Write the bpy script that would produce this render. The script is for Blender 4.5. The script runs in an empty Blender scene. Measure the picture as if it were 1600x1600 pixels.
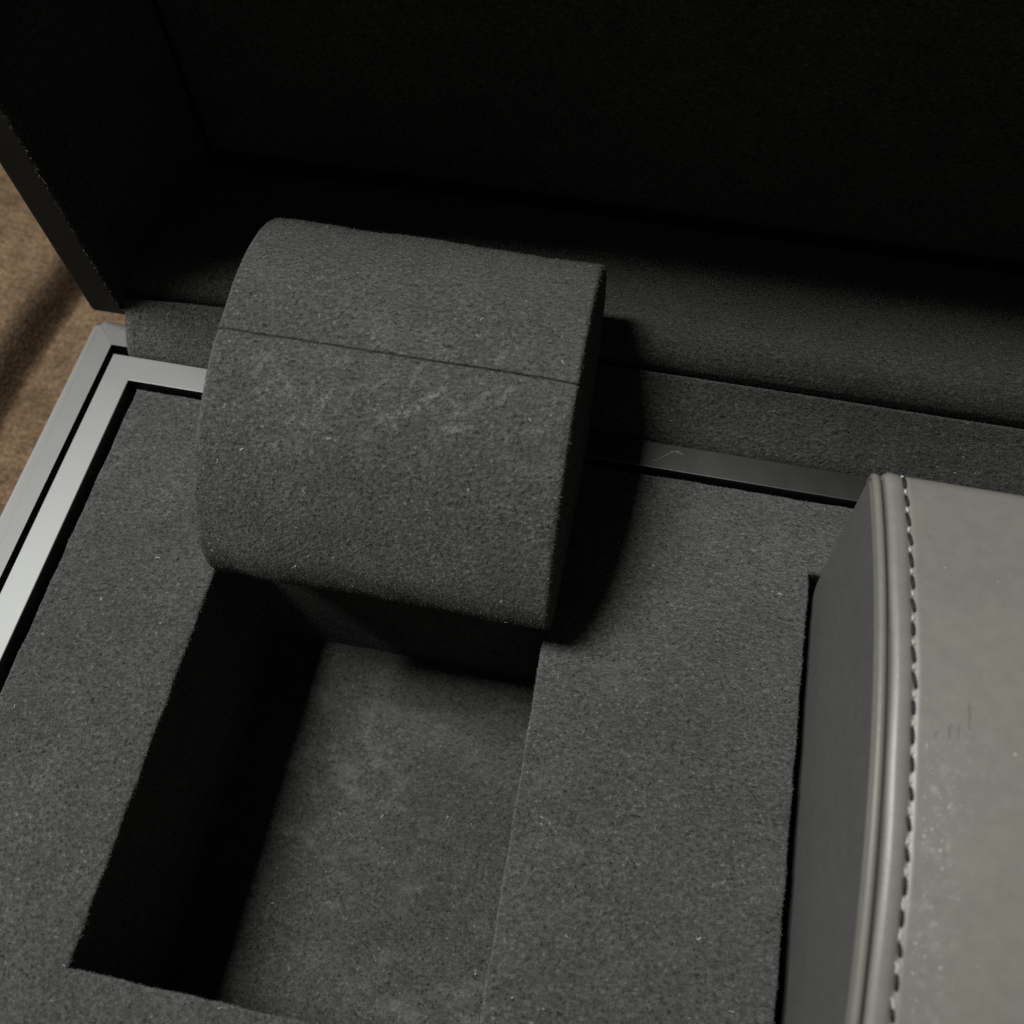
import bpy, bmesh, math, random
import numpy as np
from mathutils import Vector, Matrix

random.seed(7)
RNG = np.random.default_rng(11)
MM = 0.001
sc = bpy.context.scene
COL = sc.collection

# ------------------------------------------------------------------ camera
cam_d = bpy.data.cameras.new('camera')
cam = bpy.data.objects.new('camera', cam_d)
COL.objects.link(cam)
cam.location = (77.01464 * MM, 11.63333 * MM, 179.16507 * MM)
cam.rotation_euler = (math.radians(26.756987), math.radians(0.623619), math.radians(11.290043))
cam_d.sensor_fit = 'HORIZONTAL'
cam_d.sensor_width = 36.0
cam_d.lens = 1.4839657 * 1000 / 1600 * 36
cam_d.clip_start = 0.005
cam_d.clip_end = 20
cam_d.dof.use_dof = True
cam_d.dof.focus_distance = 0.192
cam_d.dof.aperture_fstop = 17
sc.camera = cam

# ------------------------------------------------------------------ light
world = bpy.data.worlds.new('World')
sc.world = world
world.use_nodes = True
bg = world.node_tree.nodes['Background']
bg.inputs[0].default_value = (1.0, 0.93, 0.80, 1)
bg.inputs[1].default_value = 0.085

lamp_d = bpy.data.lights.new('room_lamp', 'AREA')
lamp_d.shape = 'RECTANGLE'
lamp_d.size = 0.29
lamp_d.size_y = 0.24
lamp_d.energy = 24.5
lamp_d.color = (1.0, 0.982, 0.945)
lamp = bpy.data.objects.new('room_lamp', lamp_d)
COL.objects.link(lamp)
LPOS = Vector((-368, 108, 900)) * MM
lamp.location = LPOS
dvec = Vector((70, 90, 0)) * MM - LPOS
zax = -dvec.normalized()
yax = (Vector((0, 1, 0)) - zax * zax.y).normalized()
xax = yax.cross(zax)
lamp.rotation_euler = Matrix((xax, yax, zax)).transposed().to_euler()

sc.view_settings.view_transform = 'Standard'
sc.view_settings.look = 'None'
sc.view_settings.exposure = 0.0
sc.view_settings.gamma = 1.0
sc.render.engine = 'CYCLES'
sc.cycles.max_bounces = 6
sc.cycles.use_denoising = False
sc.cycles.sample_clamp_indirect = 3.0

# ------------------------------------------------------------------ materials
class NT:
    def __init__(self, name):
        self.m = bpy.data.materials.new(name)
        self.m.use_nodes = True
        self.t = self.m.node_tree
        self.b = self.t.nodes['Principled BSDF']
    def n(self, typ, **kw):
        nd = self.t.nodes.new(typ)
        for k, v in kw.items():
            setattr(nd, k, v)
        return nd
    def l(self, a, b):
        self.t.links.new(a, b)
    def coords(self, scale=(1, 1, 1), rot=(0, 0, 0)):
        g = self.n('ShaderNodeTexCoord')
        mp = self.n('ShaderNodeMapping')
        mp.inputs['Scale'].default_value = scale
        mp.inputs['Rotation'].default_value = rot
        self.l(g.outputs['Object'], mp.inputs['Vector'])
        return mp.outputs['Vector']
    def noise(self, vec, scale, detail=3, rough=0.6):
        nz = self.n('ShaderNodeTexNoise')
        nz.inputs['Scale'].default_value = scale
        nz.inputs['Detail'].default_value = detail
        nz.inputs['Roughness'].default_value = rough
        self.l(vec, nz.inputs['Vector'])
        return nz.outputs['Fac']
    def ramp(self, fac, stops):
        r = self.n('ShaderNodeValToRGB')
        el = r.color_ramp.elements
        while len(el) < len(stops):
            el.new(0.5)
        for e, (p, c) in zip(el, stops):
            e.position = p
            e.color = (*c, 1) if len(c) == 3 else c
        self.l(fac, r.inputs['Fac'])
        return r.outputs['Color']
    def mix(self, a, b, fac=0.5, mode='MIX'):
        mx = self.n('ShaderNodeMix', data_type='RGBA', blend_type=mode)
        for s, v in ((mx.inputs[6], a), (mx.inputs[7], b), (mx.inputs[0], fac)):
            if hasattr(v, 'links'):
                self.l(v, s)
            else:
                s.default_value = v
        return mx.outputs[2]
    def math(self, op, a, b):
        mt = self.n('ShaderNodeMath', operation=op)
        for s, v in ((mt.inputs[0], a), (mt.inputs[1], b)):
            if hasattr(v, 'links'):
                self.l(v, s)
            else:
                s.default_value = v
        return mt.outputs[0]
    def bump(self, h, strength, dist):
        bp = self.n('ShaderNodeBump')
        bp.inputs['Strength'].default_value = strength
        bp.inputs['Distance'].default_value = dist
        self.l(h, bp.inputs['Height'])
        self.l(bp.outputs['Normal'], self.b.inputs['Normal'])

def g(v, t=(0.985, 1.0, 0.98)):
    return tuple(v * k for k in t)

def suede(name, lo=0.022, hi=0.050, bump=1.0, sheen=0.10, chalk=0.0, wear=False):
    k = NT(name)
    v = k.coords()
    vs = k.coords(scale=(1.0, 1.9, 1.6), rot=(0.0, 0.0, math.radians(-38)))
    fine = k.noise(v, 1500, 3, 0.62)
    streak = k.noise(vs, 900, 4, 0.72)
    blot = k.noise(v, 85, 5, 0.65)
    big = k.noise(v, 26, 3, 0.55)
    c = k.ramp(streak, [(0.30, g(lo * 0.8)), (0.44, g(lo * 1.15)), (0.58, g(hi * 0.92)), (0.72, g(hi * 1.2))])
    c = k.mix(c, k.ramp(fine, [(0.34, (0.06, 0.06, 0.06)), (0.42, (0.95, 0.95, 0.95)), (0.62, (1.05, 1.05, 1.05)), (0.71, (2.8, 2.8, 2.75))]), 1.0, 'MULTIPLY')  # dark tones of streak and pits put shade between nap clumps into colour
    c = k.mix(c, k.ramp(blot, [(0.28, (0.80, 0.80, 0.80)), (0.72, (1.20, 1.20, 1.20))]), 1.0, 'MULTIPLY')
    c = k.mix(c, k.ramp(big, [(0.30, (0.86, 0.86, 0.87)), (0.70, (1.14, 1.13, 1.12))]), 1.0, 'MULTIPLY')
    if chalk:
        p1 = k.noise(k.coords(scale=(1.0, 1.5, 1.0), rot=(0, 0, 0.5)), 120, 5, 0.7)
        p2 = k.noise(v, 32, 2, 0.5)
        m = k.math('MULTIPLY', k.ramp(p1, [(0.50, (0, 0, 0)), (0.72, (1, 1, 1))]), k.ramp(p2, [(0.42, (0, 0, 0)), (0.62, (1, 1, 1))]))
        m = k.math('MULTIPLY', m, chalk)
        c = k.mix(c, (0.112, 0.114, 0.116, 1), m)
    if wear:
        at = k.n('ShaderNodeAttribute')
        at.attribute_name = 'wear'
        m = k.math('MULTIPLY', at.outputs['Fac'], k.ramp(k.noise(v, 1100, 3, 0.75), [(0.40, (0.05, 0.05, 0.05)), (0.64, (1, 1, 1))]))
        m = k.math('MULTIPLY', m, k.ramp(k.noise(v, 260, 4, 0.7), [(0.34, (0.30, 0.30, 0.30)), (0.60, (1, 1, 1))]))
        c = k.mix(c, (0.168, 0.170, 0.174, 1), m)
    k.l(c, k.b.inputs['Base Color'])
    k.b.inputs['Roughness'].default_value = 0.95
    k.b.inputs['Specular IOR Level'].default_value = 0.12
    k.b.inputs['Sheen Weight'].default_value = sheen
    k.b.inputs['Sheen Roughness'].default_value = 0.5
    h = k.math('ADD', k.math('MULTIPLY', streak, 0.9), k.math('MULTIPLY', fine, 0.5))
    k.bump(h, bump, 0.0012)
    return k.m

def plain(name, col, rough=0.8, spec=0.3):
    k = NT(name)
    v = k.coords()
    nz = k.noise(v, 900, 3)
    c = k.ramp(nz, [(0.3, tuple(x * 0.75 for x in col)), (0.7, tuple(x * 1.25 for x in col))])
    k.l(c, k.b.inputs['Base Color'])
    k.b.inputs['Roughness'].default_value = rough
    k.b.inputs['Specular IOR Level'].default_value = spec
    return k.m

def satin(name, base=0.010, rough=0.50, coat=0.060):
    k = NT(name)
    v = k.coords()
    a = k.noise(v, 3000, 2)
    b = k.noise(v, 130, 4)
    df = k.n('ShaderNodeBsdfDiffuse')
    k.l(k.ramp(b, [(0.3, g(base * 0.9)), (0.7, g(base * 1.1))]), df.inputs['Color'])
    gl = k.n('ShaderNodeBsdfAnisotropic')
    gl.distribution = 'BECKMANN'
    k.l(k.ramp(b, [(0.25, (coat * 0.94, coat * 0.985, coat * 0.96)), (0.75, (coat * 0.985, coat * 1.02, coat * 1.0))]), gl.inputs['Color'])
    k.l(k.math('ADD', k.math('MULTIPLY', b, 0.04), rough - 0.02), gl.inputs['Roughness'])
    bp = k.n('ShaderNodeBump')
    bp.inputs['Strength'].default_value = 0.11
    bp.inputs['Distance'].default_value = 0.0001
    k.l(a, bp.inputs['Height'])
    k.l(bp.outputs['Normal'], gl.inputs['Normal'])
    ad = k.n('ShaderNodeAddShader')
    k.l(df.outputs[0], ad.inputs[0])
    k.l(gl.outputs[0], ad.inputs[1])
    k.l(ad.outputs[0], k.t.nodes['Material Output'].inputs['Surface'])
    return k.m

def leather_mat(name, base=0.086, warm=1.0):
    k = NT(name)
    v = k.coords()
    grain = k.noise(v, 1500, 3, 0.6)
    pores = k.noise(v, 420, 3, 0.55)
    blot = k.noise(v, 40, 4, 0.6)
    c = k.ramp(blot, [(0.25, g(base * 0.94, (1.0 + 0.005 * warm, 0.995, 0.975 - 0.075 * warm))), (0.75, g(base * 1.07, (0.985 + 0.045 * warm, 1.0, 0.975 - 0.09 * warm)))])
    c = k.mix(c, k.ramp(pores, [(0.30, (0.95, 0.95, 0.95)), (0.70, (1.04, 1.04, 1.04))]), 1.0, 'MULTIPLY')
    at = k.n('ShaderNodeAttribute')
    at.attribute_name = 'wear'
    sp = k.noise(v, 620, 4, 0.75)
    m = k.math('MULTIPLY', at.outputs['Fac'], k.ramp(sp, [(0.50, (0.05, 0.05, 0.05)), (0.68, (1, 1, 1))]))
    c = k.mix(c, (*g(base * 2.0, (1.0, 1.02, 0.97)), 1), m)
    k.l(c, k.b.inputs['Base Color'])
    r = k.math('ADD', k.math('MULTIPLY', pores, 0.14), 0.40)
    k.l(r, k.b.inputs['Roughness'])
    k.b.inputs['Specular IOR Level'].default_value = 0.45
    h = k.math('ADD', grain, k.math('MULTIPLY', pores, 0.6))
    k.bump(h, 0.24, 0.00014)
    return k.m

def cloth_mat(name):
    k = NT(name)
    v = k.coords(rot=(0, 0, math.radians(24)))
    wv = k.coords(rot=(0, 0, math.radians(24)), scale=(1.0, 1.35, 1.0))
    vo = k.n('ShaderNodeTexVoronoi')
    vo.inputs['Scale'].default_value = 820
    vo.inputs['Randomness'].default_value = 0.55
    k.l(wv, vo.inputs['Vector'])
    tuft = k.math('SUBTRACT', 1.0, vo.outputs['Distance'])
    nz = k.noise(v, 700, 3, 0.65)
    mid = k.noise(v, 120, 4)
    blot = k.noise(v, 24, 4)
    rib = k.noise(k.coords(rot=(0, 0, math.radians(18)), scale=(0.22, 1.6, 1.0)), 620, 2, 0.5)
    tuft = k.math('ADD', k.math('MULTIPLY', tuft, 0.65), k.math('MULTIPLY', k.math('SUBTRACT', rib, 0.2), 0.6))
    c = k.ramp(tuft, [(0.25, (0.038, 0.026, 0.016)), (0.62, (0.084, 0.059, 0.037)), (0.95, (0.130, 0.096, 0.064))])
    c = k.mix(c, k.ramp(nz, [(0.3, (0.65, 0.64, 0.63)), (0.7, (1.35, 1.33, 1.28))]), 1.0, 'MULTIPLY')
    c = k.mix(c, k.ramp(mid, [(0.3, (0.78, 0.77, 0.76)), (0.7, (1.18, 1.18, 1.18))]), 1.0, 'MULTIPLY')
    c = k.mix(c, k.ramp(blot, [(0.3, (0.85, 0.82, 0.78)), (0.7, (1.10, 1.10, 1.10))]), 1.0, 'MULTIPLY')
    k.l(c, k.b.inputs['Base Color'])
    k.b.inputs['Roughness'].default_value = 0.95
    k.b.inputs['Specular IOR Level'].default_value = 0.1
    k.bump(k.math('ADD', tuft, nz), 0.45, 0.0006)
    return k.m

M_SUEDE = suede('suede', chalk=0.15)
M_FLOOR = suede('well_floor_suede', 0.023, 0.050, chalk=0.85)
M_PILLOW = suede('pillow_suede', 0.024, 0.053, wear=True)
def fibre_mat(name, col):
    k = NT(name)
    nz = k.noise(k.coords(), 1700, 3, 0.7)
    c = k.ramp(nz, [(0.36, tuple(x * 0.15 for x in col)), (0.47, tuple(x * 0.9 for x in col)), (0.58, tuple(x * 1.1 for x in col)), (0.70, tuple(x * 3.4 for x in col))])
    k.l(c, k.b.inputs['Base Color'])
    k.b.inputs['Roughness'].default_value = 0.8
    k.b.inputs['Specular IOR Level'].default_value = 0.25
    return k.m
M_NAP = fibre_mat('suede_fibre', g(0.048))
M_NAP2 = fibre_mat('pillow_fibre', g(0.050))
M_LINT = plain('lint_fibre', (0.33, 0.33, 0.31), 0.6, 0.4)
M_SCUFF = plain('raised_nap', (0.155, 0.157, 0.160), 0.8, 0.3)
M_SATIN = satin('satin_grey_lacquer')
M_RIM = satin('satin_grey_rim', 0.013, 0.52, 0.050)
M_LID = satin('matt_dark_lid', 0.014, 0.6, 0.040)
M_LEATHER = leather_mat('grey_leather')
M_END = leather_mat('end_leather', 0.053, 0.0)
M_PIPE = leather_mat('piping_leather', 0.080)
M_PIPE.node_tree.nodes['Principled BSDF'].inputs['Specular IOR Level'].default_value = 0.22
M_DUST = plain('dust_speck', (0.30, 0.31, 0.29), 0.5, 0.5)
M_BLACK = plain('black_thread', (0.006, 0.006, 0.006), 0.7, 0.2)
M_PALE = plain('pale_thread', (0.22, 0.232, 0.212), 0.6, 0.4)
M_CLOTH = cloth_mat('brown_weave')
M_CORE = plain('dark_board', (0.012, 0.012, 0.012), 0.9, 0.1)

# ------------------------------------------------------------------ helpers
def link(name, verts, faces, mat, parent=None, smooth=False, origin=(0, 0, 0)):
    me = bpy.data.meshes.new(name)
    vv = (np.asarray(verts, float) - np.asarray(origin, float)) * MM
    me.from_pydata([tuple(v) for v in vv], [], [tuple(f) for f in faces])
    me.update()
    if smooth:
        me.polygons.foreach_set('use_smooth', [True] * len(me.polygons))
    me.materials.append(mat)
    o = bpy.data.objects.new(name, me)
    COL.objects.link(o)
    if parent is not None:
        o.parent = parent
    return o

def from_bm(name, bm, mat, parent=None, smooth=False, origin=(0, 0, 0)):
    bmesh.ops.recalc_face_normals(bm, faces=bm.faces[:])
    for v in bm.verts:
        v.co = (v.co - Vector(origin)) * MM
    me = bpy.data.meshes.new(name)
    bm.to_mesh(me)
    bm.free()
    if smooth:
        me.polygons.foreach_set('use_smooth', [True] * len(me.polygons))
    me.materials.append(mat)
    o = bpy.data.objects.new(name, me)
    COL.objects.link(o)
    if parent is not None:
        o.parent = parent
    return o

def empty(name, loc):
    o = bpy.data.objects.new(name, None)
    o.empty_display_size = 0.02
    o.location = Vector(loc) * MM
    COL.objects.link(o)
    return o

def box_bm(x0, x1, y0, y1, z0, z1, bevel=0.0, seg=2):
    bm = bmesh.new()
    bmesh.ops.create_cube(bm, size=1.0)
    for v in bm.verts:
        v.co = Vector(((x0 + x1) / 2 + v.co.x * (x1 - x0), (y0 + y1) / 2 + v.co.y * (y1 - y0), (z0 + z1) / 2 + v.co.z * (z1 - z0)))
    if bevel:
        bmesh.ops.bevel(bm, geom=bm.edges[:], offset=bevel, segments=seg, profile=0.5, affect='EDGES')
    return bm

def catmull(pts, n):
    """closed smooth loop resampled evenly by arc length"""
    P = np.asarray(pts, float)
    m = len(P)
    out = []
    for i in range(m):
        p0, p1, p2, p3 = P[i - 1], P[i], P[(i + 1) % m], P[(i + 2) % m]
        for t in np.linspace(0, 1, 24, endpoint=False):
            out.append(0.5 * (2 * p1 + (p2 - p0) * t + (2 * p0 - 5 * p1 + 4 * p2 - p3) * t * t + (3 * p1 - p0 - 3 * p2 + p3) * t ** 3))
    out = np.array(out)
    return resample(out, n)

def resample(loop, n):
    Q = np.vstack([loop, loop[:1]])
    s = np.concatenate([[0], np.cumsum(np.linalg.norm(np.diff(Q, axis=0), axis=1))])
    u = np.linspace(0, s[-1], n, endpoint=False)
    return np.stack([np.interp(u, s, Q[:, k]) for k in range(2)], 1)

def loop_normals(L):
    d = np.roll(L, -1, 0) - np.roll(L, 1, 0)
    nrm = np.stack([d[:, 1], -d[:, 0]], 1)
    nrm /= np.linalg.norm(nrm, axis=1, keepdims=True) + 1e-9
    c = L.mean(0)
    if ((L - c) * nrm).sum() < 0:
        nrm = -nrm
    return nrm

def tris_of(o):
    me = o.data
    me.calc_loop_triangles()
    n = len(me.loop_triangles)
    idx = np.empty(n * 3, int)
    me.loop_triangles.foreach_get('vertices', idx)
    co = np.empty(len(me.vertices) * 3)
    me.vertices.foreach_get('co', co)
    return co.reshape(-1, 3)[idx.reshape(-1, 3)] / MM      # mm, object space

def sample(T, per_mm2, keep=None):
    a, b, c = T[:, 0], T[:, 1], T[:, 2]
    cr = np.cross(b - a, c - a)
    ar = np.linalg.norm(cr, axis=1) / 2
    ok = ar > 1e-9
    a, b, c, cr, ar = a[ok], b[ok], c[ok], cr[ok], ar[ok]
    if keep is not None:
        m = keep((a + b + c) / 3, cr / (2 * ar[:, None]))
        a, b, c, cr, ar = a[m], b[m], c[m], cr[m], ar[m]
    n = int(ar.sum() * per_mm2)
    i = RNG.choice(len(ar), n, p=ar / ar.sum())
    r1, r2 = np.sqrt(RNG.random(n)), RNG.random(n)
    p = (1 - r1)[:, None] * a[i] + (r1 * (1 - r2))[:, None] * b[i] + (r1 * r2)[:, None] * c[i]
    return p, (cr / (2 * ar[:, None]))[i]

def fibres(name, P, N, mat, parent, length=(0.18, 0.46), width=0.055, comb=(0.8, 0.5, 0.1), lift=0.42, spread=0.7, sink=0.03):
    """short tapering fibres standing on a surface, one part of kind stuff"""
    n = len(P)
    cb = np.asarray(comb, float)[None, :] - N * (N @ np.asarray(comb, float))[:, None]
    D = N * (lift * (0.6 + 0.8 * RNG.random(n)))[:, None] + cb * 0.6 + RNG.normal(0, spread, (n, 3)) * 0.6
    dn = (D * N).sum(1)
    D = D + N * np.clip(0.12 - dn, 0, None)[:, None]
    D /= np.linalg.norm(D, axis=1, keepdims=True)
    Lh = RNG.uniform(length[0], length[1], n)[:, None]
    S = np.cross(D, N + RNG.normal(0, 0.5, (n, 3)))
    S /= np.linalg.norm(S, axis=1, keepdims=True) + 1e-9
    w = width * RNG.uniform(0.6, 1.3, n)[:, None]
    base = P - N * sink
    V = np.empty((n, 3, 3))
    V[:, 0] = base + S * w
    V[:, 1] = base - S * w
    V[:, 2] = base + D * Lh
    V = V.reshape(-1, 3) * MM
    me = bpy.data.meshes.new(name)
    me.vertices.add(3 * n)
    me.vertices.foreach_set('co', V.ravel())
    me.loops.add(3 * n)
    me.loops.foreach_set('vertex_index', np.arange(3 * n, dtype=np.int32))
    me.polygons.add(n)
    me.polygons.foreach_set('loop_start', np.arange(0, 3 * n, 3, dtype=np.int32))
    me.update(calc_edges=True)
    me.materials.append(mat)
    o = bpy.data.objects.new(name, me)
    COL.objects.link(o)
    o.parent = parent
    o['kind'] = 'stuff'
    return o

def curls(name, P, N, mat, parent, length=(0.5, 1.6), rad=0.05):
    """bent lint hairs and specks lying on a surface"""
    vs, fs = [], []
    for p, nn in zip(P, N):
        L = length[0] + (length[1] - length[0]) * random.random() ** 2.5
        t = np.cross(nn, RNG.normal(0, 1, 3))
        t /= np.linalg.norm(t)
        b = np.cross(nn, t)
        k = random.uniform(-1.2, 1.2)
        r = rad * random.uniform(0.6, 1.4)
        pts = []
        for j in range(5):
            s = (j / 4 - 0.5) * L
            pts.append(p + nn * (0.06 + 0.22 * random.random() * (1 - abs(j / 2 - 1))) + t * s + b * (k * s * s / max(L, .1)))
        i0 = len(vs)
        for q in pts:
            for a in (0, 2.09, 4.19):
                vs.append(q + (b * math.cos(a) + nn * math.sin(a)) * r)
        for j in range(4):
            for a in range(3):
                fs.append((i0 + j * 3 + a, i0 + j * 3 + (a + 1) % 3, i0 + j * 3 + 3 + (a + 1) % 3, i0 + j * 3 + 3 + a))
    o = link(name, vs, fs, mat, parent)
    o['kind'] = 'stuff'
    return o

def tube(path, rad, sides=8, cap=True):
    P = np.asarray(path, float)
    n = len(P)
    vs, fs = [], []
    for i in range(n):
        t = P[min(i + 1, n - 1)] - P[max(i - 1, 0)]
        t /= np.linalg.norm(t)
        u = np.array([1.0, 0, 0]) - t * t[0]
        if np.linalg.norm(u) < 0.2:
            u = np.array([0, 0, 1.0]) - t * t[2]
        u /= np.linalg.norm(u)
        w = np.cross(t, u)
        r = rad[i] if hasattr(rad, '__len__') else rad
        for k in range(sides):
            a = 2 * math.pi * k / sides
            vs.append(P[i] + (u * math.cos(a) + w * math.sin(a)) * r)
    for i in range(n - 1):
        for k in range(sides):
            k2 = (k + 1) % sides
            fs.append((i * sides + k, i * sides + k2, (i + 1) * sides + k2, (i + 1) * sides + k))
    if cap:
        fs.append(tuple(range(sides))[::-1])
        fs.append(tuple((n - 1) * sides + k for k in range(sides)))
    return vs, fs

def noise1(x, seed, f):
    r = np.random.default_rng(seed)
    s = np.zeros_like(np.asarray(x, float))
    for k in range(5):
        s += np.sin(np.asarray(x) * f * (1.7 ** k) + r.random() * 6.28) / (1.5 ** k)
    return s / 2.0

def set_wear(o, fn, origin):
    me = o.data
    co = np.empty(len(me.vertices) * 3)
    me.vertices.foreach_get('co', co)
    w_ = fn(co.reshape(-1, 3) / MM + np.asarray(origin, float))
    at = me.attributes.new('wear', 'FLOAT', 'POINT')
    at.data.foreach_set('value', np.clip(w_, 0, 1).astype(np.float32))

# ------------------------------------------------------------------ the cloth under the box
CZ = -68.0
nx, ny = 300, 200
xs = np.concatenate([np.linspace(-330, -60, 220, endpoint=False), np.linspace(-60, 330, 80)])
ys = np.linspace(-210, 420, ny)
XX, YY = np.meshgrid(xs, ys, indexing='ij')
fold_x = -110 + 0.02 * (YY - 150) + 1.6 * np.sin(YY / 31.0)
wid = 0.9 + 0.014 * np.clip(185 - YY, 0, 80)
dx = XX - fold_x
ZZ = CZ + 0 * XX
out = 1 / (1 + np.exp((XX + 58) / 4.0))                       # flat under the box
ZZ = ZZ + out * (-7 * np.exp(-(dx / 4.0) ** 2) + 8.0 / (1 + np.exp((dx + 1 + wid) / wid)) + 3.0 / (1 + np.exp((dx + 22) / 9.0))
                 + 1.2 * np.sin(XX / 14 + YY / 37) + 0.8 * np.sin(YY / 17 - XX / 23))
vs = np.stack([XX, YY, ZZ], -1).reshape(-1, 3)
fs = [(i * ny + j, (i + 1) * ny + j, (i + 1) * ny + j + 1, i * ny + j + 1) for i in range(nx - 1) for j in range(ny - 1)]
cloth = link('cloth', vs, fs, M_CLOTH, None, True)
cloth['label'] = 'brown woven cloth with a soft fold, spread under and beside the grey box'
cloth['category'] = 'cloth'

# ------------------------------------------------------------------ the box
BX0, BX1, BY0, BY1 = -48.0, 238.0, -47.0, 130.2         # outer edges of the case
RZ = 1.5                                                # top of rim and inner frame
BASE = CZ + 0.2
box = empty('watch_box', (95, 41, BASE))
OB = (95, 41, BASE)
box['label'] = 'open dark grey presentation box lined with charcoal suede, hinged lid standing upright'
box['category'] = 'box'

def mitred_bar(name, a, b, inner_a, inner_b, top, bot, mat, parent, bevel, slope=0.0):
    """bar between outer edge a-b and inner edge inner_a-inner_b, ends cut on the mitre, outer corner eased"""
    bm = bmesh.new()
    A, B, IA, IB = (np.asarray(q, float) for q in (a, b, inner_a, inner_b))
    u = (B - A) / np.linalg.norm(B - A)
    da, db = (IA - A) / np.linalg.norm(IA - A), (IB - B) / np.linalg.norm(IB - B)
    RC = 2.0
    pa = [A + da * RC * 0.414, A + u * RC * 0.42 + da * RC * 0.10, A + u * RC]
    pb = [B - u * RC, B - u * RC * 0.42 + db * RC * 0.10, B + db * RC * 0.414]
    outer = pa + pb
    poly = [(p, top - slope) for p in outer] + [(IB, top), (IA, top)]
    T = [bm.verts.new((p[0], p[1], z)) for p, z in poly]
    L_ = [bm.verts.new((p[0], p[1], bot)) for p, z in poly]
    bm.faces.new(T)
    bm.faces.new(L_[::-1])
    n_ = len(T)
    for q in range(n_):
        q2 = (q + 1) % n_
        bm.faces.new((T[q], L_[q], L_[q2], T[q2]))
    ed = {frozenset((e.verts[0], e.verts[1])): e for e in bm.edges}
    eo = [ed[frozenset((T[q], T[q + 1]))] for q in range(5)]
    bmesh.ops.bevel(bm, geom=eo, offset=bevel, segments=4, profile=0.5, affect='EDGES')
    return from_bm(name, bm, mat, parent, False, OB)

def ring_bars(name, o, i, top, bot, mat, bevel, slope=0.0, gap=0.012):
    ox0, ox1, oy0, oy1 = o
    ix0, ix1, iy0, iy1 = i
    g_ = gap
    return [
        mitred_bar(name, (ox0, oy0 + g_), (ox0, oy1 - g_), (ix0, iy0 + g_), (ix0, iy1 - g_), top, bot, mat, box, bevel, slope),
        mitred_bar(name, (ox0 + g_, oy1), (ox1 - g_, oy1), (ix0 + g_, iy1), (ix1 - g_, iy1), top, bot, mat, box, bevel, slope),
        mitred_bar(name, (ox1, oy1 - g_), (ox1, oy0 + g_), (ix1, iy1 - g_), (ix1, iy0 + g_), top, bot, mat, box, bevel, slope),
        mitred_bar(name, (ox1 - g_, oy0), (ox0 + g_, oy0), (ix1 - g_, iy0), (ix0 + g_, iy0), top, bot, mat, box, bevel, slope)]

ring_bars('case_wall', (BX0, BX1, BY0, BY1), (-41.9, 231.9, -40.9, 124.0), RZ, BASE, M_RIM, 0.8, 0.18)
# inner frame as one continuous moulding
FX0, FX1, FY0, FY1 = -40.5, 230.5, -39.5, 121.8
IX0, IX1, IY0, IY1 = -34.2, 224.2, -33.2, 115.35
bm = bmesh.new()
def ringv(x0, x1, y0, y1, z):
    return [bm.verts.new((x, y, z)) for x, y in ((x0, y0), (x1, y0), (x1, y1), (x0, y1))]
to, ti = ringv(FX0, FX1, FY0, FY1, RZ), ringv(IX0, IX1, IY0, IY1, RZ)
lo_, li = ringv(FX0, FX1, FY0, FY1, -9), ringv(IX0, IX1, IY0, IY1, -9)
tope = []
for k in range(4):
    k2 = (k + 1) % 4
    bm.faces.new((to[k], to[k2], ti[k2], ti[k]))
    bm.faces.new((lo_[k], lo_[k2], to[k2], to[k]))
    bm.faces.new((ti[k], ti[k2], li[k2], li[k]))
    bm.faces.new((li[k], li[k2], lo_[k2], lo_[k]))
tope = [e for e in bm.edges if (e.verts[0] in to and e.verts[1] in to) or (e.verts[0] in ti and e.verts[1] in ti)]
bmesh.ops.bevel(bm, geom=tope, offset=0.2, segments=2, profile=0.5, affect='EDGES')
from_bm('inner_frame', bm, M_SATIN, box, False, OB)
# bottom board and the dark board that closes the channel between rim and frame
bm = box_bm(-41.7, 231.7, -40.7, 123.8, BASE, BASE + 4)
from_bm('bottom_board', bm, M_CORE, box, False, OB)

# --------------------------------------------------- tray with two wells
TX0, TX1, TY0, TY1 = -32.5, 222.6, -31.8, 114.45
W1 = (0.0, 70.0, 0.0, 82.6)          # empty well
W2 = (119.5, 190.5, -62.0, 97.7)     # slot under the leather cushion: cut through the front of the tray panel
W2 = (119.5, 190.5, -26.0, 97.7)
WD = -50.0

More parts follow.
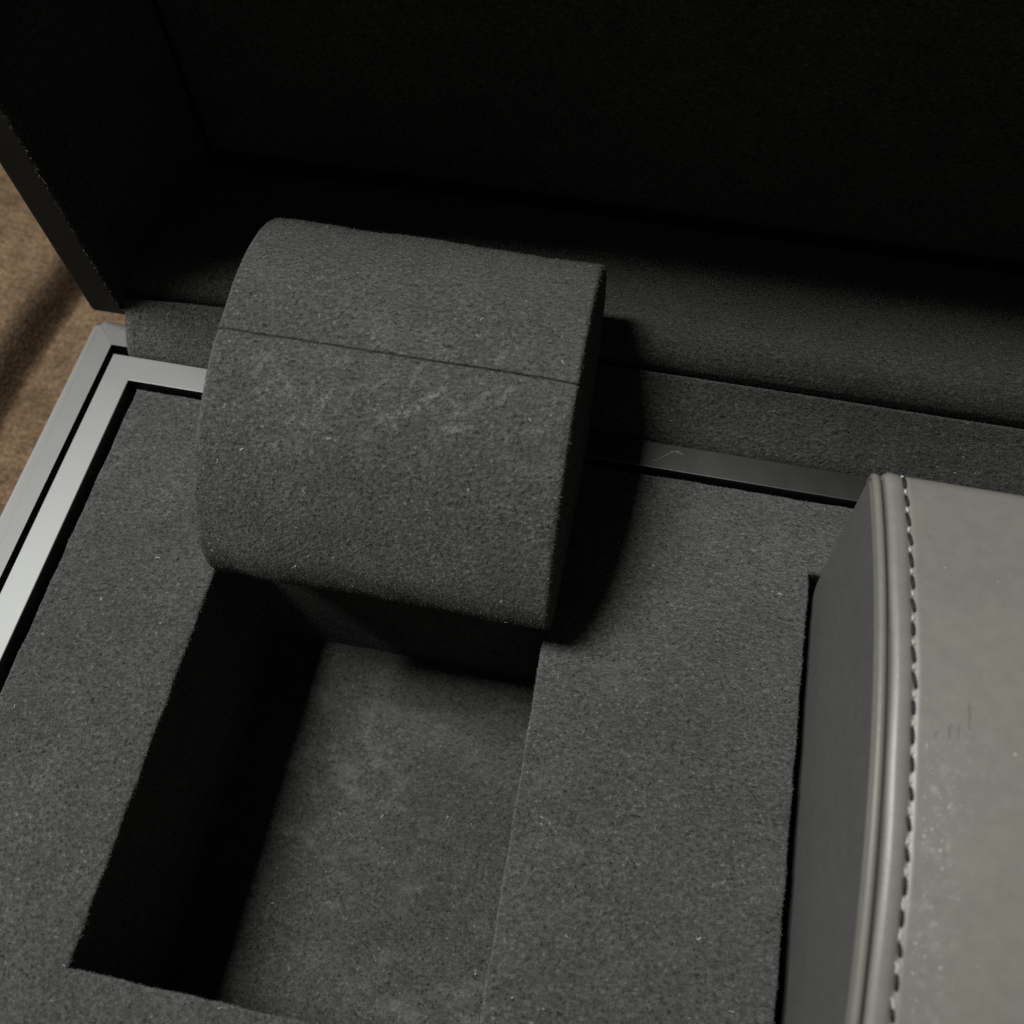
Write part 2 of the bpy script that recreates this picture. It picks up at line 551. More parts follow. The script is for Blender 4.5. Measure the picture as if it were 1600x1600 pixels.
def tray_mesh():
    r = 0.6
    def cuts(vals, step):
        out = []
        for a, b in zip(vals[:-1], vals[1:]):
            n = max(1, int(round((b - a) / step)))
            out += list(np.linspace(a, b, n, endpoint=False))
        return out + [vals[-1]]
    xc = cuts([TX0 + r, W1[0] - r, W1[1] + r, W2[0] - r, W2[1] + r, TX1 - r], 2.5)
    yc = cuts([TY0 + r, W2[2] - r, W1[2] - r, W1[3] + r, W2[3] + r, TY1 - r], 2.5)
    bm = bmesh.new()
    vert, push = {}, {}
    def hole(w, x, y, e=0.0):
        return w[0] - r - e < x < w[1] + r + e and w[2] - r - e < y < w[3] + r + e
    def vget(i, j):
        if (i, j) not in vert:
            x, y = xc[i], yc[j]
            d = [0.0, 0.0]
            if x < TX0 + r + .01: d[0] = -1
            if x > TX1 - r - .01: d[0] = 1
            if y < TY0 + r + .01: d[1] = -1
            if y > TY1 - r - .01: d[1] = 1
            for w in (W1, W2):
                if hole(w, x, y, 0.02):
                    if abs(x - (w[0] - r)) < .01: d[0] = 1
                    if abs(x - (w[1] + r)) < .01: d[0] = -1
                    if abs(y - (w[2] - r)) < .01: d[1] = 1
                    if abs(y - (w[3] + r)) < .01: d[1] = -1
            if abs(x - (W1[1] + r)) < 1e-6 and W1[2] - 1 < y < W1[3] + 1:
                x += 0.85 - 0.0265 * y          # this edge of the well runs a little out of true
            if abs(x - (W2[0] - r)) < 1e-6:
                x += -0.9 + 0.012 * y
            v = bm.verts.new((x, y, 0.0))
            vert[(i, j)] = v
            push[v] = d
        return vert[(i, j)]
    for i in range(len(xc) - 1):
        for j in range(len(yc) - 1):
            cx_, cy_ = (xc[i] + xc[i + 1]) / 2, (yc[j] + yc[j + 1]) / 2
            if not (hole(W1, cx_, cy_) or hole(W2, cx_, cy_)):
                bm.faces.new((vget(i, j), vget(i + 1, j), vget(i + 1, j + 1), vget(i, j + 1)))
    bm.normal_update()
    for v in bm.verts:
        v.co.z += 0.06 * math.sin(v.co.x * 0.19 + 1.3) * math.cos(v.co.y * 0.16)
        if v.is_boundary:
            d = push[v]
            q = 0.16 * float(noise1(v.co.x + v.co.y * 1.3, 4, 0.35)) + random.uniform(-0.05, 0.05)
            if d[0]: v.co.x += q
            if d[1]: v.co.y += q
    loop = [e for e in bm.edges if e.is_boundary]
    pairs = [(e.verts[0], e.verts[1]) for e in loop]
    cur = {v: v for p in pairs for v in p}
    start = {v: v.co.copy() for v in cur}
    levels = [(r * math.sin(t), -r * (1 - math.cos(t))) for t in np.linspace(0, math.pi / 2, 5)[1:]] + [(r, -1.4), (r, -3.5), (r, -12), (r, None)]
    for off, z in levels:
        nxt = {}
        for v in cur:
            d = push[v]
            c = start[v]
            outer = c.x < TX0 + 2 or c.x > TX1 - 2 or c.y < TY0 + 2 or c.y > TY1 - 2
            zz = (WD - 1.5 if not outer else -14) if z is None else c.z + z
            und = 0.16 * zz if (abs(c.y) < 1.5 and -1 < c.x < 73) else (0.055 * zz if (abs(c.y - W1[3]) < 1.5 and -1 < c.x < 73) else 0.0)   # front and back wall of the well lean a little
            nxt[v] = bm.verts.new((c.x + d[0] * off, c.y + d[1] * off + und, zz))
        for a, b in pairs:
            bm.faces.new((cur[a], cur[b], nxt[b], nxt[a]))
        cur = nxt
    return bm
tray = from_bm('tray', tray_mesh(), M_SUEDE, box, True, OB)
# floor of the empty well, gently padded
nx, ny = 36, 40
vs, fs = [], []
for i in range(nx + 1):
    for j in range(ny + 1):
        x = -0.5 + 71.6 * i / nx
        y = -9.0 + 89.5 * j / ny
        e = min(x, 70 - x, y + 8.2, 79.9 - y)
        z = WD - 0.9 * math.exp(-max(e, 0) / 1.2) + 0.12 * math.sin(x * .3) * math.cos(y * .23)
        vs.append((x, y, z))
fs = [(i * (ny + 1) + j, (i + 1) * (ny + 1) + j, (i + 1) * (ny + 1) + j + 1, i * (ny + 1) + j + 1) for i in range(nx) for j in range(ny)]
well_floor = link('well_floor', vs, fs, M_FLOOR, tray, True, OB)
bm = box_bm(118, 192, -27, 99, WD - 1, WD)
from_bm('well_floor', bm, M_CORE, tray, False, OB)

OBv = np.array(OB, float)
def in_view_tray(c, n):
    c = c + OBv
    return (c[:, 0] < 160) & (c[:, 1] > -20) & (c[:, 2] > -1.6)
P, N = sample(tris_of(tray), 9, in_view_tray)
fibres('nap', P, N, M_NAP, tray)
P, N = sample(tris_of(well_floor), 5)
fibres('nap', P, N, M_NAP, tray)
P, N = sample(tris_of(tray), 40, lambda c, n: (np.abs(c[:, 0] + OBv[0] - 70.3) < 1.3) & (c[:, 1] + OBv[1] > 0) & (c[:, 1] + OBv[1] < 80) & (c[:, 2] + OBv[2] > -0.7))
i = RNG.random(len(P)) < np.clip(0.35 + 0.6 * noise1(P[:, 1], 8, 0.5), 0.05, 1)
fibres('nap', P[i], N[i], M_NAP2, tray, length=(0.2, 0.55), width=0.05, lift=0.5)
P, N = sample(tris_of(tray), 0.006, lambda c, n: in_view_tray(c, n) & (n[:, 2] > 0.9))
curls('lint', P, N, M_LINT, tray, (0.3, 1.1), 0.045)
P, N = sample(tris_of(well_floor), 0.006)
curls('lint', P, N, M_LINT, tray, (0.3, 1.1), 0.045)

# --------------------------------------------------- suede hinge strip
def strip_mesh():
    nu, nv = 150, 16
    vs = []
    ctrl = np.array([(122.55, -1.2), (122.9, 0.6), (124.6, 2.8), (127.5, 5.6), (130.3, 8.2), (132.2, 10.2), (133.1, 11.1), (133.7, 9.9)])
    s = np.linspace(0, len(ctrl) - 1, nv + 1)
    for i in range(nu + 1):
        f = i / nu
        for j in range(nv + 1):
            y = np.interp(s[j], range(len(ctrl)), ctrl[:, 0])
            z = np.interp(s[j], range(len(ctrl)), ctrl[:, 1])
            t = j / nv
            x = (-37.4 - 1.9 * t) + f * (227.6 + 37.4 + 1.9 * t)
            low = math.exp(-max(x + 38, 0) / 26.0)          # sags toward its left end
            z -= 2.2 * low * t * t
            y -= 1.6 * low * t * t
            z += 0.16 * math.sin(x * 0.11 + 2 * t) * math.sin(math.pi * t)
            vs.append((x, y, z))
    fs = [(i * (nv + 1) + j, (i + 1) * (nv + 1) + j, (i + 1) * (nv + 1) + j + 1, i * (nv + 1) + j + 1) for i in range(nu) for j in range(nv)]
    return vs, fs
vs, fs = strip_mesh()
hinge = link('hinge_strip', vs, fs, M_SUEDE, box, True, OB)
md = hinge.modifiers.new('thickness', 'SOLIDIFY')
md.thickness = 0.6 * MM
md.offset = -1
P, N = sample(tris_of(hinge), 12, lambda c, n: (c[:, 0] + OBv[0] < 175))
N = np.where((N[:, 2] < 0)[:, None], -N, N)
fibres('nap', P, N, M_NAP, hinge, comb=(0.9, 0.5, 0.5))
i = RNG.random(len(P)) < 0.0015
curls('lint', P[i], N[i], M_LINT, hinge, (0.2, 0.8), 0.04)

# --------------------------------------------------- lid, standing upright
LZ0, LZ1, LY0, LY1 = 4.6, 184.0, 130.0, 184.0
CX0, CX1, CZ0, CZ1 = -39.6, 229.6, 7.2, 175.5      # mouth of the lid
def lid_shell():
    bm = bmesh.new()
    def rg(x0, x1, z0, z1, y):
        return [bm.verts.new((x, y, z)) for x, z in ((x0, z0), (x1, z0), (x1, z1), (x0, z1))]
    fo = rg(BX0, BX1, LZ0, LZ1, LY0)
    fi = rg(CX0, CX1, CZ0, CZ1, LY0)
    bo = rg(BX0, BX1, LZ0, LZ1, LY1)
    bi = rg(CX0, CX1, CZ0, CZ1, LY1 - 4)
    for k in range(4):
        k2 = (k + 1) % 4
        bm.faces.new((fo[k], fo[k2], fi[k2], fi[k]))
        bm.faces.new((bo[k], bo[k2], fo[k2], fo[k]))
        bm.faces.new((fi[k], fi[k2], bi[k2], bi[k]))
    bm.faces.new(bo[::-1])
    bm.faces.new(bi)
    es = [e for e in bm.edges if all(v in fo or v in bo for v in e.verts)]
    bmesh.ops.bevel(bm, geom=es, offset=1.3, segments=4, profile=0.5, affect='EDGES')
    return bm
lid = from_bm('lid', lid_shell(), M_LID, box, False, OB)

def grid(nu, nv, fn):
    vs = [fn(i / nu, j / nv) for i in range(nu + 1) for j in range(nv + 1)]
    fs = [(i * (nv + 1) + j, (i + 1) * (nv + 1) + j, (i + 1) * (nv + 1) + j + 1, i * (nv + 1) + j + 1) for i in range(nu) for j in range(nv)]
    return vs, fs
# padded bottom lining with a rounded front edge
LP = np.array([(136.4, 5.5), (135.5, 8.2), (135.3, 11.0), (135.6, 13.0), (136.6, 14.7), (138.4, 15.9), (141.2, 16.4), (146, 16.2), (153, 15.3), (163, 13.5), (172, 11.6), (175.4, 10.4), (176.4, 9.4)])
def lining_pt(u, v):
    x = CX0 + 0.5 + u * (CX1 - CX0 - 1.0)
    s = v * (len(LP) - 1)
    y = float(np.interp(s, range(len(LP)), LP[:, 0]))
    z = float(np.interp(s, range(len(LP)), LP[:, 1]))
    low = math.exp(-max(x + 38, 0) / 26.0)
    z -= 3.6 * low
    y -= 1.4 * low * (1 - v)
    z += 0.22 * math.sin(x * 0.05) * (1 - abs(2 * v - 1))
    return (x, y, z)
bottom_lining = link('bottom_lining', *grid(130, 44, lining_pt), M_SUEDE, lid, True, OB)
# padded back panel with rounded border
def back_pt(u, v):
    x = -33.0 + u * 256
    z = 12.2 + v * 160
    e = min(u * 256, 256 - u * 256, v * 160, 160 - v * 160)
    y = 174.6 + 3.0 * math.exp(-e / 1.6)
    return (x, y, z)
link('back_lining', *grid(60, 44, back_pt), M_SUEDE, lid, True, OB)
def side_pt(u, v, x0, sgn):
    y = 129.5 + u * 48
    z = 8.5 + v * 167
    x = x0 + sgn * (0.9 - 0.9 * math.exp(-u * 47 / 1.0) + 4.5 * u * u)
    return (x, y, z)
sl = link('side_lining', *grid(44, 40, lambda u, v: side_pt(u, v, CX0, 1)), M_SUEDE, lid, True, OB)
link('side_lining', *grid(24, 20, lambda u, v: side_pt(u, v, CX1, -1)), M_SUEDE, lid, True, OB)
link('top_lining', *grid(40, 12, lambda u, v: (CX0 + u * (CX1 - CX0), 130.6 + v * 46, CZ1 - 0.8)), M_SUEDE, lid, True, OB)
P, N = sample(tris_of(bottom_lining), 9, lambda c, n: (c[:, 0] + OBv[0] < 175) & (c[:, 1] + OBv[1] < 160))
N = np.where((N[:, 2] < 0)[:, None], -N, N)
fibres('nap', P, N, M_NAP, lid, comb=(0.9, 0.5, 0.1))
P, N = sample(tris_of(sl), 4, lambda c, n: (c[:, 1] + OBv[1] < 140) & (c[:, 2] + OBv[2] < 110))
N = np.where((N[:, 0] < 0)[:, None], -N, N)
fibres('nap', P, N, M_NAP, lid, length=(0.5, 1.2), comb=(0.2, -0.4, 0.3), lift=0.8)
P, N = sample(tris_of(sl), 14, lambda c, n: (c[:, 1] + OBv[1] < 134.5) & (c[:, 2] + OBv[2] < 110))
i = RNG.random(len(P)) < np.clip(1.0 - (P[:, 1] + OBv[1] - 129.6) / 5.0, 0.1, 1)
P = P[i]
N = np.tile(np.array([[0.65, -0.75, 0.1]]), (len(P), 1))
fibres('nap', P, N, M_NAP2, lid, length=(0.3, 1.1), width=0.045, comb=(0.5, -0.6, 0.3), lift=0.8)

# ------------------------------------------------------------------ suede pillow lying on the tray behind the well
UP = [(74.3, 3.2), (74.3, 7.5), (75.6, 13.0), (79.2, 19.6), (83.0, 24.3), (89.2, 29.4), (94.6, 32.4), (103, 36.2), (109.2, 37.5), (116, 38.8), (121, 39.3),
      (127, 39.0), (132.6, 37.8), (137.2, 35.8), (141.3, 32.4), (143.6, 28.6), (144.3, 24.5), (143.2, 20.4), (140, 17.4)]
def lifted(y, z):
    return (0.97 * y + 0.35, 0.97 * z + 5.37)
PILLOW = [lifted(*q) for q in UP] + [(132.0, 17.0), (126, 12.6), (119.5, 6.6), (114.0, 2.2), (108, 0.35), (98, 0.25), (90, 1.0), (82, 2.8), (76.5, 4.6), (73.6, 6.3)]
OP = (35, 100, 0)
pillow = empty('suede_pillow', OP)
pillow['label'] = 'charcoal suede watch pillow with a seam and pale scuffs, behind the empty well'
pillow['category'] = 'pillow'
L = catmull(PILLOW, 260)
k = int(np.argmin(np.linalg.norm(L - np.array(lifted(109.0, 37.45)), axis=1)))
# finer points at the seam
a, b = L[k - 2], L[k + 2]
fine = [a + (b - a) * t for t in np.linspace(0.12, 0.88, 71)]
L = np.vstack([L[:k - 1], fine, L[k + 2:]])
LN = loop_normals(L)
seam_c = np.array(fine[35])
dseam = np.linalg.norm(L - seam_c, axis=1)
def right_x(z):
    return 70.45 - 0.052 * np.clip(z - 5.0, 0, 40)
R_E = 1.1
def pillow_wob(x, y, z, ds_):
    return (0.26 * noise1(x + y * 0.7, 3, 0.11) + 0.12 * noise1(z + x * 0.4, 5, 0.25)
            + 0.07 * np.sin(x * 0.9 + 2 * np.sin(x * .23)) * np.exp(-(ds_ / 1.8) ** 2))
rings = []
ts = []
for th in np.linspace(0, math.pi / 2, 6)[:-1]:
    ts.append((R_E * (1 - math.sin(th)), 'l', R_E * (1 - math.cos(th))))
for f in np.linspace(0, 1, 130):
    ts.append((0, 'm', f))
for th in np.linspace(math.pi / 2, 0, 6)[1:]:
    ts.append((R_E * (1 - math.sin(th)), 'r', R_E * (1 - math.cos(th))))
NV = len(L)
vs = []
for inset, side, q in ts:
    notch = 0.9 * np.exp(-(dseam / 0.13) ** 2)
    pts = L - LN * (inset + notch)[:, None] if hasattr(notch, '__len__') else L
    xr = right_x(L[:, 1])
    if side == 'l':
        x = np.full(NV, 2.3 + q)
    elif side == 'r':
        x = xr - q
    else:
        x = 2.3 + R_E + q * (xr - 2.3 - 2 * R_E)
    wob = pillow_wob(x, pts[:, 0], pts[:, 1], dseam)
    pts = pts + LN * (wob * (1.0 if side == 'm' else 0.6))[:, None]
    for xx, (yy, zz) in zip(x, pts):
        vs.append((xx, yy, max(zz, 0.12) if yy < 113 else zz))
fs = []
for i in range(len(ts) - 1):
    for j in range(NV):
        j2 = (j + 1) % NV
        fs.append((i * NV + j, i * NV + j2, (i + 1) * NV + j2, (i + 1) * NV + j))
body = link('body', vs, fs, M_PILLOW, pillow, True, OP)
va = np.array(vs)
for base in (0, (len(ts) - 1) * NV):
    rv = va[base:base + NV]
    c = rv.mean(0)
    link('side_panel', np.vstack([rv, c[None]]), [(j, (j + 1) % NV, NV) for j in range(NV)], M_PILLOW, pillow, False, OP)
# dark thread in the seam
sp = []
for x in np.linspace(2.8, 68.2, 90):
    q = seam_c + LN[int(np.argmin(dseam))] * (float(pillow_wob(x, seam_c[0], seam_c[1], 0.0)) - 0.30)
    sp.append((x, q[0] + 0.05 * math.sin(x * 2.1), q[1]))
rr = [0.15 * (1.0 if s[0] < 44 or s[0] > 60 else 0.5) * random.uniform(0.75, 1.15) for s in sp]
link('seam', *tube(sp, rr, 6), M_BLACK, pillow, True, OP)

OPv = np.array(OP, float)
def on_front(c, n):
    c = c + OPv
    return (c[:, 2] > 2.5) & ~((c[:, 1] > 125) & (c[:, 2] < 30))
P, N = sample(tris_of(body), 11, on_front)
ctr = np.array((36.0, 107.0, 22.0)) - OPv
flip = ((P - ctr) * N * np.array((0.2, 1, 1))).sum(1) < 0
N = np.where(flip[:, None], -N, N)
w = P + OPv
ds = np.hypot(w[:, 1] - seam_c[0], w[:, 2] - seam_c[1])
cover = (w[:, 0] > 45) & (w[:, 0] < 59)
ok = (ds > np.where(w[:, 1] < seam_c[0], 0.34, 0.16)) | (cover & (RNG.random(len(P)) < 0.7))
P, N, w = P[ok], N[ok], w[ok]
PN_, NN_ = P, N
fibres('nap', P, N, M_NAP2, pillow, length=(0.16, 0.42), comb=(0.7, 0.5, 0.3))
i = (RNG.random(len(P)) < 0.0009) & (w[:, 1] < 140)
curls('lint', P[i], N[i], M_LINT, pillow, (0.2, 0.9), 0.045)

# scuffs: paler raised nap along strokes, given on the surface as (x, y) pairs
SCUFF = [((40.0, 100.2), (45.0, 104.2), 0.45, 120), ((38.5, 98.8), (42.5, 101.2), 0.9, 60), ((38.3, 103.5), (39.3, 107.2), 0.4, 50), ((36.8, 96.2), (37.6, 101.5), 0.45, 45),
         ((46.8, 98.0), (48.2, 101.6), 0.5, 60), ((45.6, 97.2), (50.5, 98.0), 0.7, 70), ((50.2, 101.5), (52.4, 104.6), 0.6, 45), ((53.0, 110.6), (53.9, 111.8), 0.6, 60),
         ((55.0, 103.0), (56.5, 106.0), 0.7, 40), ((24.3, 105.4), (25.4, 106.4), 0.6, 80), ((22.6, 98.4), (24.4, 100.6), 0.5, 70), ((22.8, 96.2), (23.3, 98.4), 0.4, 50),
         ((10.6, 98.6), (12.8, 100.8), 0.6, 55), ((14.4, 98.8), (17.2, 100.2), 0.5, 60), ((9.0, 100.8), (10.2, 104.0), 0.7, 35), ((17, 94.8), (25, 94.9), 0.45, 45),
         ((28.0, 93.8), (33.5, 94.4), 0.5, 40), ((60, 99), (65, 99.5), 0.8, 25), ((6, 103), (12, 105), 1.0, 18), ((33.8, 97.2), (36.4, 98.2), 0.8, 60),
         ((26, 100), (31, 103), 1.2, 14), ((57, 95), (63, 93), 1.2, 10), ((41.0, 104.6), (43.6, 99.4), 0.32, 60), ((45.5, 102.8), (49.8, 99.6), 0.3, 55), ((30.5, 100.6), (34.2, 104.8), 0.35, 45), ((13.0, 103.2), (18.5, 97.4), 0.35, 50), ((20.2, 101.8), (22.2, 95.8), 0.3, 45), ((12, 90), (20, 91), 1.2, 22), ((30, 112), (40, 114), 1.8, 6)]
def pillow_wear(p):
    x, y = p[:, 0], p[:, 1]
    out = np.zeros(len(p))
    for (a_, b_, sg, n_) in SCUFF:
        a2 = np.array((2.3 + 0.97 * a_[0], 0.35 + 0.97 * a_[1]))
        b2 = np.array((2.3 + 0.97 * b_[0], 0.35 + 0.97 * b_[1]))
        d = b2 - a2
        t = np.clip(((x - a2[0]) * d[0] + (y - a2[1]) * d[1]) / (d @ d), 0, 1)
        dd = np.hypot(x - a2[0] - t * d[0], y - a2[1] - t * d[1])
        out = np.maximum(out, min(1.0, n_ / 95.0 + 0.12) * np.exp(-(dd / (sg * 0.95)) ** 2))
    haze_ = 0.13 * np.exp(-((y - 97) / 7.0) ** 2) * (0.6 + 0.4 * np.sin(x * 0.6 + np.sin(y * .5)))
    return np.where(p[:, 2] > 12, np.maximum(out, haze_), 0)
set_wear(body, pillow_wear, OP)
i = RNG.random(len(PN_)) < 0.42 * pillow_wear(PN_ + OPv)
fibres('scuff', PN_[i], NN_[i], M_SCUFF, pillow, length=(0.18, 0.45), width=0.05, comb=(0.6, 0.5, 0.2), lift=0.42)
# ------------------------------------------------------------------ grey leather cushion in its slot
OL = (156, 40, -12)
cushion = empty('leather_cushion', OL)
cushion['label'] = 'smooth grey leather cushion with piped edge and black and white stitching'
cushion['category'] = 'cushion'
def arc_z(y):
    return 38.1 - (y - 63.0) ** 2 / 285.0
top = [(y, arc_z(y)) for y in np.linspace(-46, 101.0, 36)]
LEA = top + [(103.2, 32.4), (104.4, 31.2), (104.6, 29.3), (103.5, 24), (101.2, 13), (99.0, 3), (97.8, -2.0), (95.6, -5.6), (91.5, -7.6), (84, -8.6), (60, -9.8), (20, -12.6), (-20, -13.2), (-40, -10), (-47, -2)]
LL = resample(np.array(LEA, float), 420)
LLN = loop_normals(LL)
EX = 121.6
def wrap(name, xa, xb, r0, infl, mat, parent, two_sided=True):
    """leather wrapped round the profile between xa and xb with rolled edges"""
    rings = []
    for th in np.linspace(0, math.pi / 2, 6):
        rings.append((xa + r0 * (1 - math.cos(th)) * 1.0, infl - r0 * (1 - math.sin(th))))
    for f in np.linspace(0, 1, 20)[1:-1]:
        xm = xa + r0 + (xb - xa - 2 * r0) * f
        dip = 0.38 * math.exp(-((xm - 128.1) / 0.8) ** 2)      # pulled in along the stitch line
        rings.append((xm, infl - dip))
    for th in np.linspace(math.pi / 2, 0, 6):
        rings.append((xb - r0 * (1 - math.cos(th)), infl - r0 * (1 - math.sin(th))))
    rings.sort(key=lambda q: q[0])
    vs = []
    for x, h in rings:
        p = LL + LLN * h
        for yy, zz in p:
            vs.append((x + 0.06 * math.sin(yy * 0.21), yy, zz))
    n = len(LL)
    fs = [(i * n + j, i * n + (j + 1) % n, (i + 1) * n + (j + 1) % n, (i + 1) * n + j) for i in range(len(rings) - 1) for j in range(n)]
    return link(name, vs, fs, mat, parent, True, OL)
def wrap_fine():
    r0 = 0.75
    xa, xb = 123.75, 190.0
    xsr = list(np.linspace(xa + r0, 126.2, 5)) + list(np.linspace(126.4, 128.4, 13)) + list(np.linspace(128.9, 141, 34)) + list(np.linspace(142, xb - r0, 24))
    rings = [(xa + r0 * (1 - math.cos(th)), -r0 * (1 - math.sin(th))) for th in np.linspace(0, math.pi / 2, 6)[:-1]]
    rings = [(xa, -1.6)] + rings
    for x in xsr:
        dip = 0.30 * math.exp(-((x - 127.1) / 0.55) ** 2)
        swell = 0.22 * math.exp(-((x - 125.3) / 1.3) ** 2)
        rings.append((x, swell - dip))
    rings += [(xb - r0 * (1 - math.cos(th)), -r0 * (1 - math.sin(th))) for th in np.linspace(math.pi / 2, 0, 6)[1:]]
    vs = []
    for x, h in rings:
        p = LL + LLN * (h + 0.25)
        for yy, zz in p:
            vs.append((x + 0.07 * math.sin(yy * 0.21), yy, zz))
    n = len(LL)
    fs = [(i * n + j, i * n + (j + 1) % n, (i + 1) * n + (j + 1) % n, (i + 1) * n + j) for i in range(len(rings) - 1) for j in range(n)]
    fs.append(tuple((len(rings) - 1) * n + j for j in range(n)))
    return link('cover', vs, fs, M_LEATHER, cushion, True, OL)
cover = wrap_fine()
def cover_wear(p):
    x, y = p[:, 0], p[:, 1]
    a_ = np.exp(-((x - 131.5) / 3.0) ** 2) * np.exp(-(np.abs(y - 38) / 20) ** 4) * (x > 127.7)
    b_ = 0.5 * np.exp(-((x - 134.5) / 4.0) ** 2 - ((y - 54) / 7) ** 2) * (x > 127.7)
    return 0.75 * np.maximum(a_, b_) * (0.6 + 0.4 * np.sin(x * 1.7 + np.sin(y * .6)) * np.cos(y * 0.8 + x))
set_wear(cover, cover_wear, OL)
# end panel with a softly rounded edge
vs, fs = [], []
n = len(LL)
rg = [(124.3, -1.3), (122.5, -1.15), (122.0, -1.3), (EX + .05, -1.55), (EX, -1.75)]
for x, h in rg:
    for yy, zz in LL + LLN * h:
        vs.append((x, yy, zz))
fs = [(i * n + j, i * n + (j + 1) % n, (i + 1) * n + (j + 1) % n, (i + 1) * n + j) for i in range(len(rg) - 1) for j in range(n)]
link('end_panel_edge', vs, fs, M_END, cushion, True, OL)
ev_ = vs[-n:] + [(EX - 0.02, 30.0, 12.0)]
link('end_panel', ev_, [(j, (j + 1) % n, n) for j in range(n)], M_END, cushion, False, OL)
# piping along the upper edge, from the rear corner forward
pp = []
for yy, zz in LL:
    pass
order = [j for j in range(n) if LL[j, 1] > -1.0 or LL[j, 0] < 50 and LL[j, 1] > -4]
ptsT = [(122.45, y, arc_z(y) - 0.55) for y in np.linspace(-46, 100.8, 120)]
ptsT += [(122.45, 102.7, 31.9), (122.5, 103.6, 30.9), (122.6, 103.8, 29.2), (123.1, 102.9, 26)]
vs, fs = tube(ptsT, 0.80, 12)
link('piping', vs, fs, M_PIPE, cushion, True, OL)

# stitches: black thread dashes with pale thread showing between
def stitch_mesh(name, length, rad, mat, sq=0.7):
    pts = [(0, -length / 2, -0.10), (0, -length * 0.36, 0.10), (0, 0, 0.17), (0, length * 0.36, 0.10), (0, length / 2, -0.10)]
    vs, fs = tube(pts, [rad * .55, rad, rad * 1.1, rad, rad * .55], 7)
    me = bpy.data.meshes.new(name)
    me.from_pydata([tuple(np.array(v) * MM) for v in vs], [], fs)
    me.polygons.foreach_set('use_smooth', [True] * len(me.polygons))
    me.materials.append(mat)
    return me
ME_B = stitch_mesh('stitch', 2.7, 0.30, M_BLACK)
def bead_mesh():
    pts, rad = [], []
    for t in np.linspace(-0.5, 0.5, 13):
        pts.append((0.05 * math.sin(t * 15), t * 1.5, 0.10 - 0.25 * (2 * t) ** 4))
        rad.append(0.13 + 0.09 * abs(math.cos(t * 10.5)))
    vs, fs = tube(pts, rad, 7)
    me = bpy.data.meshes.new('thread_knot')
    me.from_pydata([tuple(np.array(v) * MM) for v in vs], [], fs)
    me.polygons.foreach_set('use_smooth', [True] * len(me.polygons))
    me.materials.append(M_PALE)
    return me
ME_P = bead_mesh()
# walk along the profile from the rear corner to the front
ya = np.concatenate([np.linspace(100, 100, 1), np.linspace(98.6, -40, 900)])
path = [(104.4, 30.5), (103.7, 32.1)] + [(y, arc_z(y)) for y in np.linspace(102.4, -40, 900)]
path = np.array(path)
sl_ = np.concatenate([[0], np.cumsum(np.linalg.norm(np.diff(path, axis=0), axis=1))])
def at_s(s):
    return np.array([np.interp(s, sl_, path[:, 0]), np.interp(s, sl_, path[:, 1])])
def put(me, name, s, dx, rz, sc_=1.0, lift=0.0):
    p, q = at_s(s), at_s(s + 0.3)
    t = q - p
    ang = math.atan2(t[1], -t[0])            # forward slope
    o = bpy.data.objects.new(name, me)
    COL.objects.link(o)
    o.parent = cushion
    nrm = np.array([-t[1], t[0]])
    nrm = nrm / np.linalg.norm(nrm)
    if nrm[1] < 0:
        nrm = -nrm
    p = p + nrm * (0.12 + lift)
    o.location = Vector((127.1 + dx - OL[0], p[0] - OL[1], p[1] - OL[2])) * MM
    o.rotation_euler = (-ang, 0, rz)
    o.scale = (1, sc_, 1)
    return o
PITCH = 4.25
s = 1.2
while s < 125:
    y_here = at_s(s)[0]
    white = np.clip((95 - y_here) / 90, 0.12, 1.0)
    put(ME_B, 'stitch', s + PITCH * 0.5 - 0.25 * white, random.uniform(-.10, .10), math.radians(random.uniform(-2, 14)), (1.0 - 0.26 * white) * random.uniform(.85, 1.12))
    for q in range(1 + int(white * 1.5)):
        put(ME_P, 'thread_knot', s + 0.05 + random.uniform(-.5, .5) * white + q * 0.25, random.uniform(-0.10, 0.02), math.radians(random.uniform(-15, 30)), random.uniform(.42, .55) + 0.34 * white, 0.02 + 0.03 * random.random())
    s += PITCH
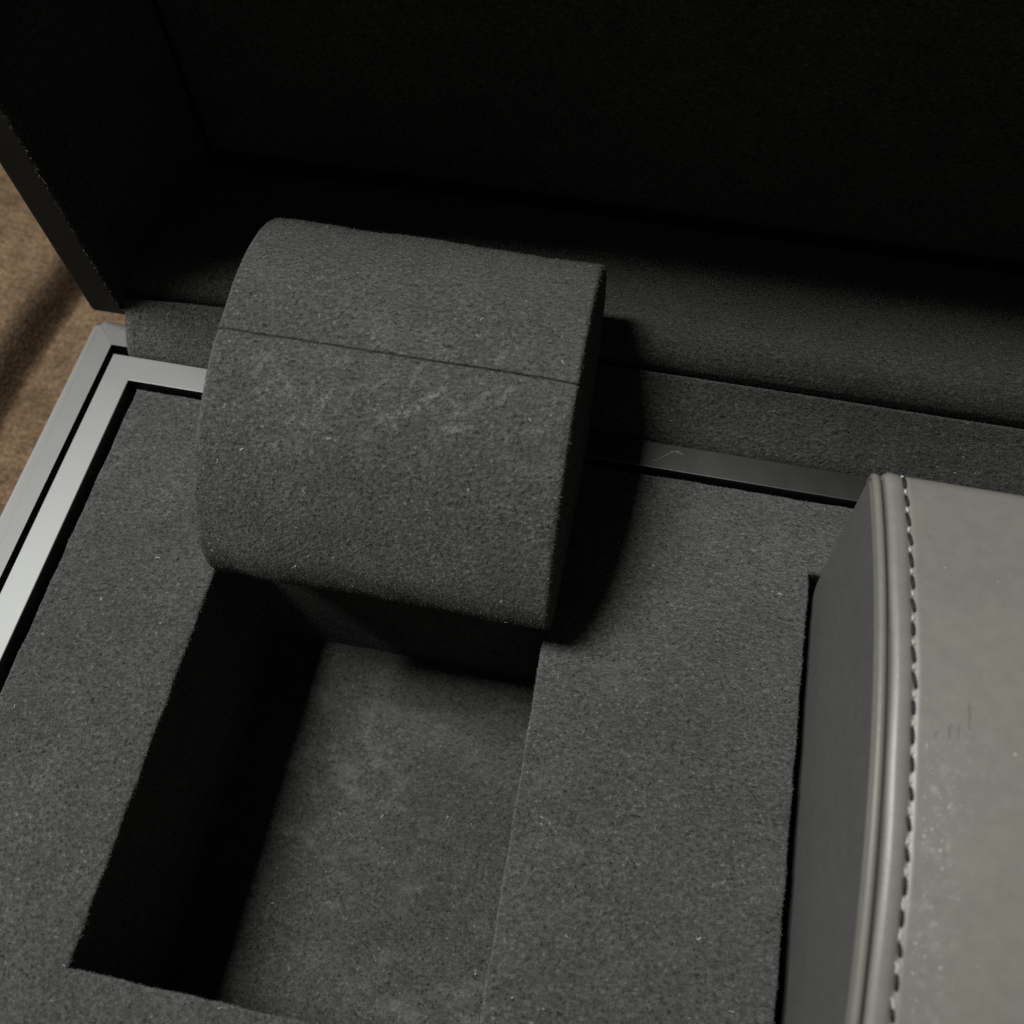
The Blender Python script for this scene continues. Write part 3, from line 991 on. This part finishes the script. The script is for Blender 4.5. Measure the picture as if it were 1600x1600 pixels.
# pale dust specks and scratch marks on the leather
def leather_pts(lst):
    Pp, Nn = [], []
    for x, y in lst:
        z = arc_z(y) + 0.25
        nn = np.array((0, (y - 63) * 2 / 285.0, 1.0))
        nn /= np.linalg.norm(nn)
        Pp.append(np.array((x, y, z)) - np.array(OL))
        Nn.append(nn)
    return np.array(Pp), np.array(Nn)
spk = [(128.9 + abs(RNG.normal(0, 2.6)), RNG.uniform(24, 56)) for q in range(34)] + [(RNG.uniform(129, 150), RNG.uniform(20, 95)) for q in range(12)]
spk += [(129.0 + abs(RNG.normal(0, 0.9)), RNG.uniform(15, 62)) for q in range(60)] + [(RNG.normal(132.5, 1.6), RNG.uniform(22, 50)) for q in range(40)]
P, N = leather_pts(spk)
curls('dust', P, N, M_DUST, cushion, (0.10, 0.45), 0.06)
M_MARK = plain('dark_scratch', (0.035, 0.035, 0.03), 0.9, 0.1)
marks = [[(135.2, 62.2), (135.25, 60.5), (135.1, 58.4)], [(132.6, 58.9), (132.3, 58.2), (132.35, 56.6)], [(133.7, 58.8), (133.6, 56.8)], [(130.9, 57.5), (130.4, 57.0), (130.3, 56.3)]]
vsA, fsA = [], []
for ln in marks:
    pts = []
    for a, b in zip(ln[:-1], ln[1:]):
        for t in np.linspace(0, 1, 5):
            x, y = a[0] + (b[0] - a[0]) * t, a[1] + (b[1] - a[1]) * t
            pts.append((x, y, arc_z(y) + 0.245))
    pts = [p for i_, p in enumerate(pts) if i_ == 0 or np.linalg.norm(np.subtract(p, pts[i_ - 1])) > 1e-6]
    r_ = 0.06
    v_, f_ = tube(pts, r_, 5)
    fsA += [tuple(i_ + len(vsA) for i_ in f) for f in f_]
    vsA += v_
sm = link('scratch', vsA, fsA, M_MARK, cushion, False, OL)
sm['kind'] = 'stuff'

fr = bpy.data.objects['inner_frame']
vsA, fsA = [], []
for ln in ([(86.0, 117.6), (87.2, 118.6), (88.6, 119.9), (90.2, 120.4)], [(88.4, 119.9), (89.6, 120.2), (91.0, 119.7)], [(84.6, 117.0), (85.6, 117.2)]):
    v_, f_ = tube([(x, y, RZ + 0.01) for x, y in ln], 0.05, 5)
    fsA += [tuple(i_ + len(vsA) for i_ in f) for f in f_]
    vsA += v_
sc2 = link('scratch', vsA, fsA, M_PALE, fr, False, OB)
sc2['kind'] = 'stuff'
